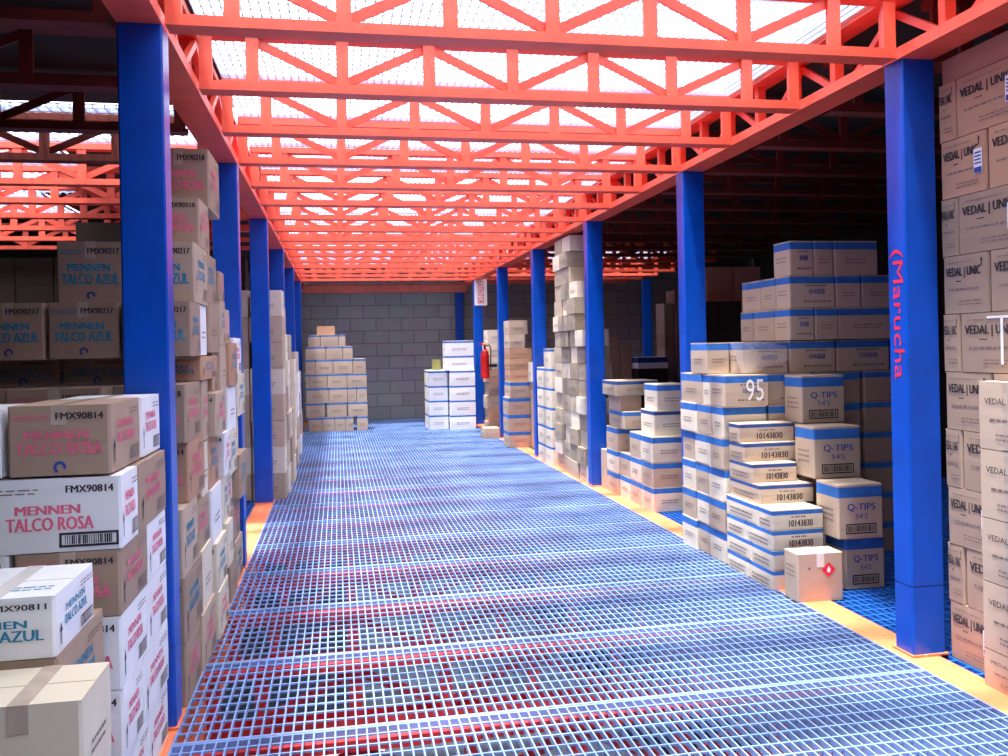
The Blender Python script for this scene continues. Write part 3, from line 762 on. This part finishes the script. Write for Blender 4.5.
# --- right edge: cartons stacked beside the nearest right column ---------------
G = 'printed cartons beside the nearest right column'; S = 'stack beside nearest right column'
H = .2955
for k in range(10):
    z0 = H*k
    if k % 2 == 0: ed = [4.03, 3.68, 3.30, 2.9] if k not in (4,) else [4.03,3.72,3.3,2.9]
    else: ed = [4.03, 3.90, 3.45, 3.0]
    if k % 2 == 0: ed = [4.02, 3.69, 3.25, 2.85]
    for j in range(3):
        if ed[j+1] < 2.95 and k not in (8,9): pass
        tp = (k == 5 and j == 1)
        st = ('L', .76, .30, .94, .72) if (j == 0 and k in (0,2,4,8)) or (j == 1 and k in (9,7)) else None
        mt = 'brown' if k < 8 else 'pinkbrown'
        carton(f'brown carton{" with white tape" if tp else " with white label" if st else ""}, {lay(k+1,10)}, {["next to the column","second along","third along"][j]}, {S}', G,
               3.088, 3.45, ed[j+1], ed[j], z0, z0+H, mt, pr=pr_unic(taped=tp), tape='tape' if st or tp else None, sticker=st, jit=.002)
for j, (ya, yb) in enumerate([(3.52,4.02),(3.0,3.50)]):
    carton(f'flat dim carton squeezed on top, {["next to the column","second along"][j]}, {S}', G, 3.10, 3.45, ya, yb, 2.958, 3.085, 'pinkbrown')
G = 'tan cartons in the right foreground pile'; S = 'tan foreground pile'
zc = [0,.18,.50,.80,1.125,1.445]
for k in range(5):
    for j, (ya, yb) in enumerate([(3.28,3.66),(2.9,3.27)]):
        carton(f'tan taped carton, {lay(k+1,5)}, {["back","front"][j]} row, {S}', G, 3.01-.005*k, 3.09-.0, ya, yb, zc[k], zc[k+1], 'tan', pr=pr_cream, jit=.001) if False else \
        carton(f'tan taped carton, {lay(k+1,5)}, {["back","front"][j]} row, {S}', G, 2.985, 3.078, ya, yb, zc[k], zc[k+1], 'tan', pr=pr_cream, jit=.001)

# --- deep in the right bay ------------------------------------------------------
G = 'dim cartons deep in the right bay'
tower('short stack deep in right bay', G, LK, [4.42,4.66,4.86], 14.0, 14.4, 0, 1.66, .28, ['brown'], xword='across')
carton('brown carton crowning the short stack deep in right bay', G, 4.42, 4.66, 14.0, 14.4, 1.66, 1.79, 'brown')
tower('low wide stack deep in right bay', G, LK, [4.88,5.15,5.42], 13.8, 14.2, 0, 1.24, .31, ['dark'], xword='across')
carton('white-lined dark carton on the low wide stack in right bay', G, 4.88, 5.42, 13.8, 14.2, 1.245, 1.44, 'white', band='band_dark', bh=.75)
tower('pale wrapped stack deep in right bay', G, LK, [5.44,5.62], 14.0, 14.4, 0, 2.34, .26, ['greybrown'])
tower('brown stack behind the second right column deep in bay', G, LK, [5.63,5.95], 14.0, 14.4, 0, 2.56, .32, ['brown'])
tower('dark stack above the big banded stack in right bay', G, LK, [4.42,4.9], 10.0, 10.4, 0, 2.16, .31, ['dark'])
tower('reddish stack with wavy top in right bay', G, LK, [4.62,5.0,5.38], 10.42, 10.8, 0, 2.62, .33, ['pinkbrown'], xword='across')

# ================================================================== SMALL THINGS
# fire extinguisher hung on the fifth right column
fx, fy_, fz = 2.66, 15.86, 1.08
r = empty('fire_extinguisher', (fx, fy_, fz))
b = MB(); b.lathe([(0,0),(.07,.0),(.08,.02),(.08,.42),(.06,.50),(.03,.53),(.03,.56),(0,.56)], M['redpaint']); b.build('cylinder_body', r)
b = MB(); b.box(-.02,.02,-.02,.02,.56,.61,M['black']); b.box(-.10,.03,-.012,.012,.61,.63,M['redpaint']); b.box(-.10,.03,-.012,.012,.65,.665,M['redpaint']); b.build('handle', r)
b = MB()
pts = [(.03,0,.60),(.08,-.01,.62),(.11,-.02,.55),(.105,-.02,.35),(.10,-.02,.15)]
for p, q in zip(pts, pts[1:]): b.strut(p, q, .02, .02, M['black'], up=(0,1,0))
b.build('hose', r)
b = MB(); b.box(-.05,.24,.081,.10,.2,.26,M['black']); b.build('wall_bracket', r)
tag(r, 'red fire extinguisher hanging beside the fifth right column', 'fire extinguisher')
# sign on sixth right column
b = MB(); b.box(0,.27,0,.012,0,.56,M['paper'])
v, f = glyphs('EXTINTOR', .03)
b.poly([(.06+ (1-w_)*.0 + w_*.14, -.002, .52-u*.48) for u, w_ in v], M['hazred'], f)
tag(b.build('sign', None, (2.90, Y1+SP*5-.016, 2.555)), 'white sign with red vertical lettering on the sixth right column', 'sign')
# red handwriting on the nearest right column
mb = MB(); v, f = glyphs('(Marucha', .0)
mb.poly([(XR+.0105, Y1+.13-w_*.11, 2.12-u*.68) for u, w_ in v], M['hazred'], f)
wr = mb.build('red_writing'); wr['label'] = 'red hand lettering'
cR = [o for o in bpy.data.objects if o.get('label') == 'nearest blue steel column along the right side of the aisle'][0]
wr.parent = cR; wr.matrix_parent_inverse = Matrix.Translation(cR.location).inverted()
# stretch film on the big stack
b = MB()
pl = [(2.90,6.128,1.65),(3.20,6.118,1.65),(3.05,6.116,1.42),(2.99,6.122,1.41)]
b.poly(pl, M['film']); b.poly([(3.20,6.118,1.65),(3.385,6.124,1.60),(3.385,6.126,1.50),(3.05,6.116,1.42)], M['film'])
o = b.build('stretch_film'); sol = o.modifiers.new('s','SOLIDIFY'); sol.thickness = .002
tag(o, 'torn clear stretch film clinging to the seventh layer of the big banded stack', 'film')

# ================================================================== LIGHT & CAMERA
w = bpy.data.worlds.new('World'); SC.world = w; w.use_nodes = True
bg = w.node_tree.nodes['Background']; bg.inputs['Color'].default_value = (.93, .97, 1, 1); bg.inputs['Strength'].default_value = 6.3
sl = bpy.data.lights.new('sun', 'SUN'); sl.energy = 15; sl.angle = R(5); sl.color = (1, .97, .93)
so = bpy.data.objects.new('sun', sl); COL.objects.link(so)
dirv = Vector((.14, .10, -.97)).normalized(); so.rotation_euler = dirv.to_track_quat('-Z', 'Y').to_euler()
so.location = (0, 0, 12)

cam = bpy.data.cameras.new('camera'); co = bpy.data.objects.new('camera', cam); COL.objects.link(co)
rt = Vector((.98211176,-.18715153,-.02075565)); up = Vector((.02057644,-.00290033,.99978408)); fw = Vector((.18717132,.98232677,-.00100246))
mat = Matrix((rt, up, -fw)).transposed().to_4x4(); mat.translation = Vector((0, 0, 1.65)); co.matrix_world = mat
cam.sensor_width = 36; cam.lens = 871.699/1008*36; cam.shift_y = -30/1008; cam.clip_start = .05
SC.camera = co
vs = SC.view_settings; vs.view_transform = 'Standard'; vs.look = 'None'; vs.gamma = 1; vs.use_curve_mapping = False; vs.exposure = 0.15
SC.cycles.max_bounces = 8; SC.cycles.diffuse_bounces = 5; SC.cycles.use_denoising = True
# past about 300 cartons: the 300 that show largest stay things, the rest of the stock is one mass
bpy.context.view_layer.update()
def owner(o):
    while o.parent: o = o.parent
    return o
dg = bpy.context.evaluated_depsgraph_get(); cnt = {}
e0 = Vector((0, 0, 1.65)); F_ = 871.699
for py in range(1, 756, 4):
    for px in range(1, 1008, 4):
        d = (fw + rt*((px-504)/F_) - up*((py-348)/F_)).normalized(); o_ = e0.copy()
        for _ in range(4):                           # look on through the open gratings and the film
            hit, loc, nr, fi, ob, mx = SC.ray_cast(dg, o_, d)
            if hit and ob.name.startswith(('floor', 'ceiling', 'stretch')): o_ = loc + d*.003; continue
            break
        if hit:
            n_ = owner(ob).name; cnt[n_] = cnt.get(n_, 0)+1
cart = [o for o in bpy.data.objects if o.parent is None and o.get('category') == 'carton']
cart.sort(key=lambda o: -cnt.get(o.name, 0))
keep, rest = cart[:KEEP], cart[KEEP:]
big = MB()
for o in rest:
    for q in ([o] if o.type == 'MESH' else list(o.children)):
        me = q.data; off = len(big.v); mw = q.matrix_world
        big.v += [tuple(mw @ v.co) for v in me.vertices]
        for p in me.polygons:
            big.f.append(tuple(i+off for i in p.vertices)); big.mi.append(big.mid(me.materials[p.material_index]))
for o in rest:
    for q in list(o.children): bpy.data.objects.remove(q)
    bpy.data.objects.remove(o)
tag(big.build('carton_stock'), 'remaining small and half-hidden cartons inside and behind the stacks', 'cartons', kind='stuff')
print('KEEP', len(keep), 'REST', len(rest), 'unseen', sum(1 for o in cart if False), 'smallest kept', cnt.get(keep[-1].name, 0), 'visible', len([1 for n in cnt if n.startswith('carton')]))
ob_ = {o.name: o.get('label') for o in bpy.data.objects}
dups = [k for k, n in USED.items() if n > 1]
bad = [o['label'] for o in bpy.data.objects if o.parent is None and o.get('label') and len(o['label'].replace('-', ' ').split()) > 16]; open('/tmp/w/bad.txt','w').write('\n'.join(bad+['DUP']+dups+[o.name+' '+str(o.get('label')) for o in bpy.data.objects if o.parent is None])) if DEBUG else None
print('DUP LABELS', dups[:20], len(USED))
lg = [k for k in USED if len(k.replace('-', ' ').split()) > 16]; print('LONG', lg[:10])
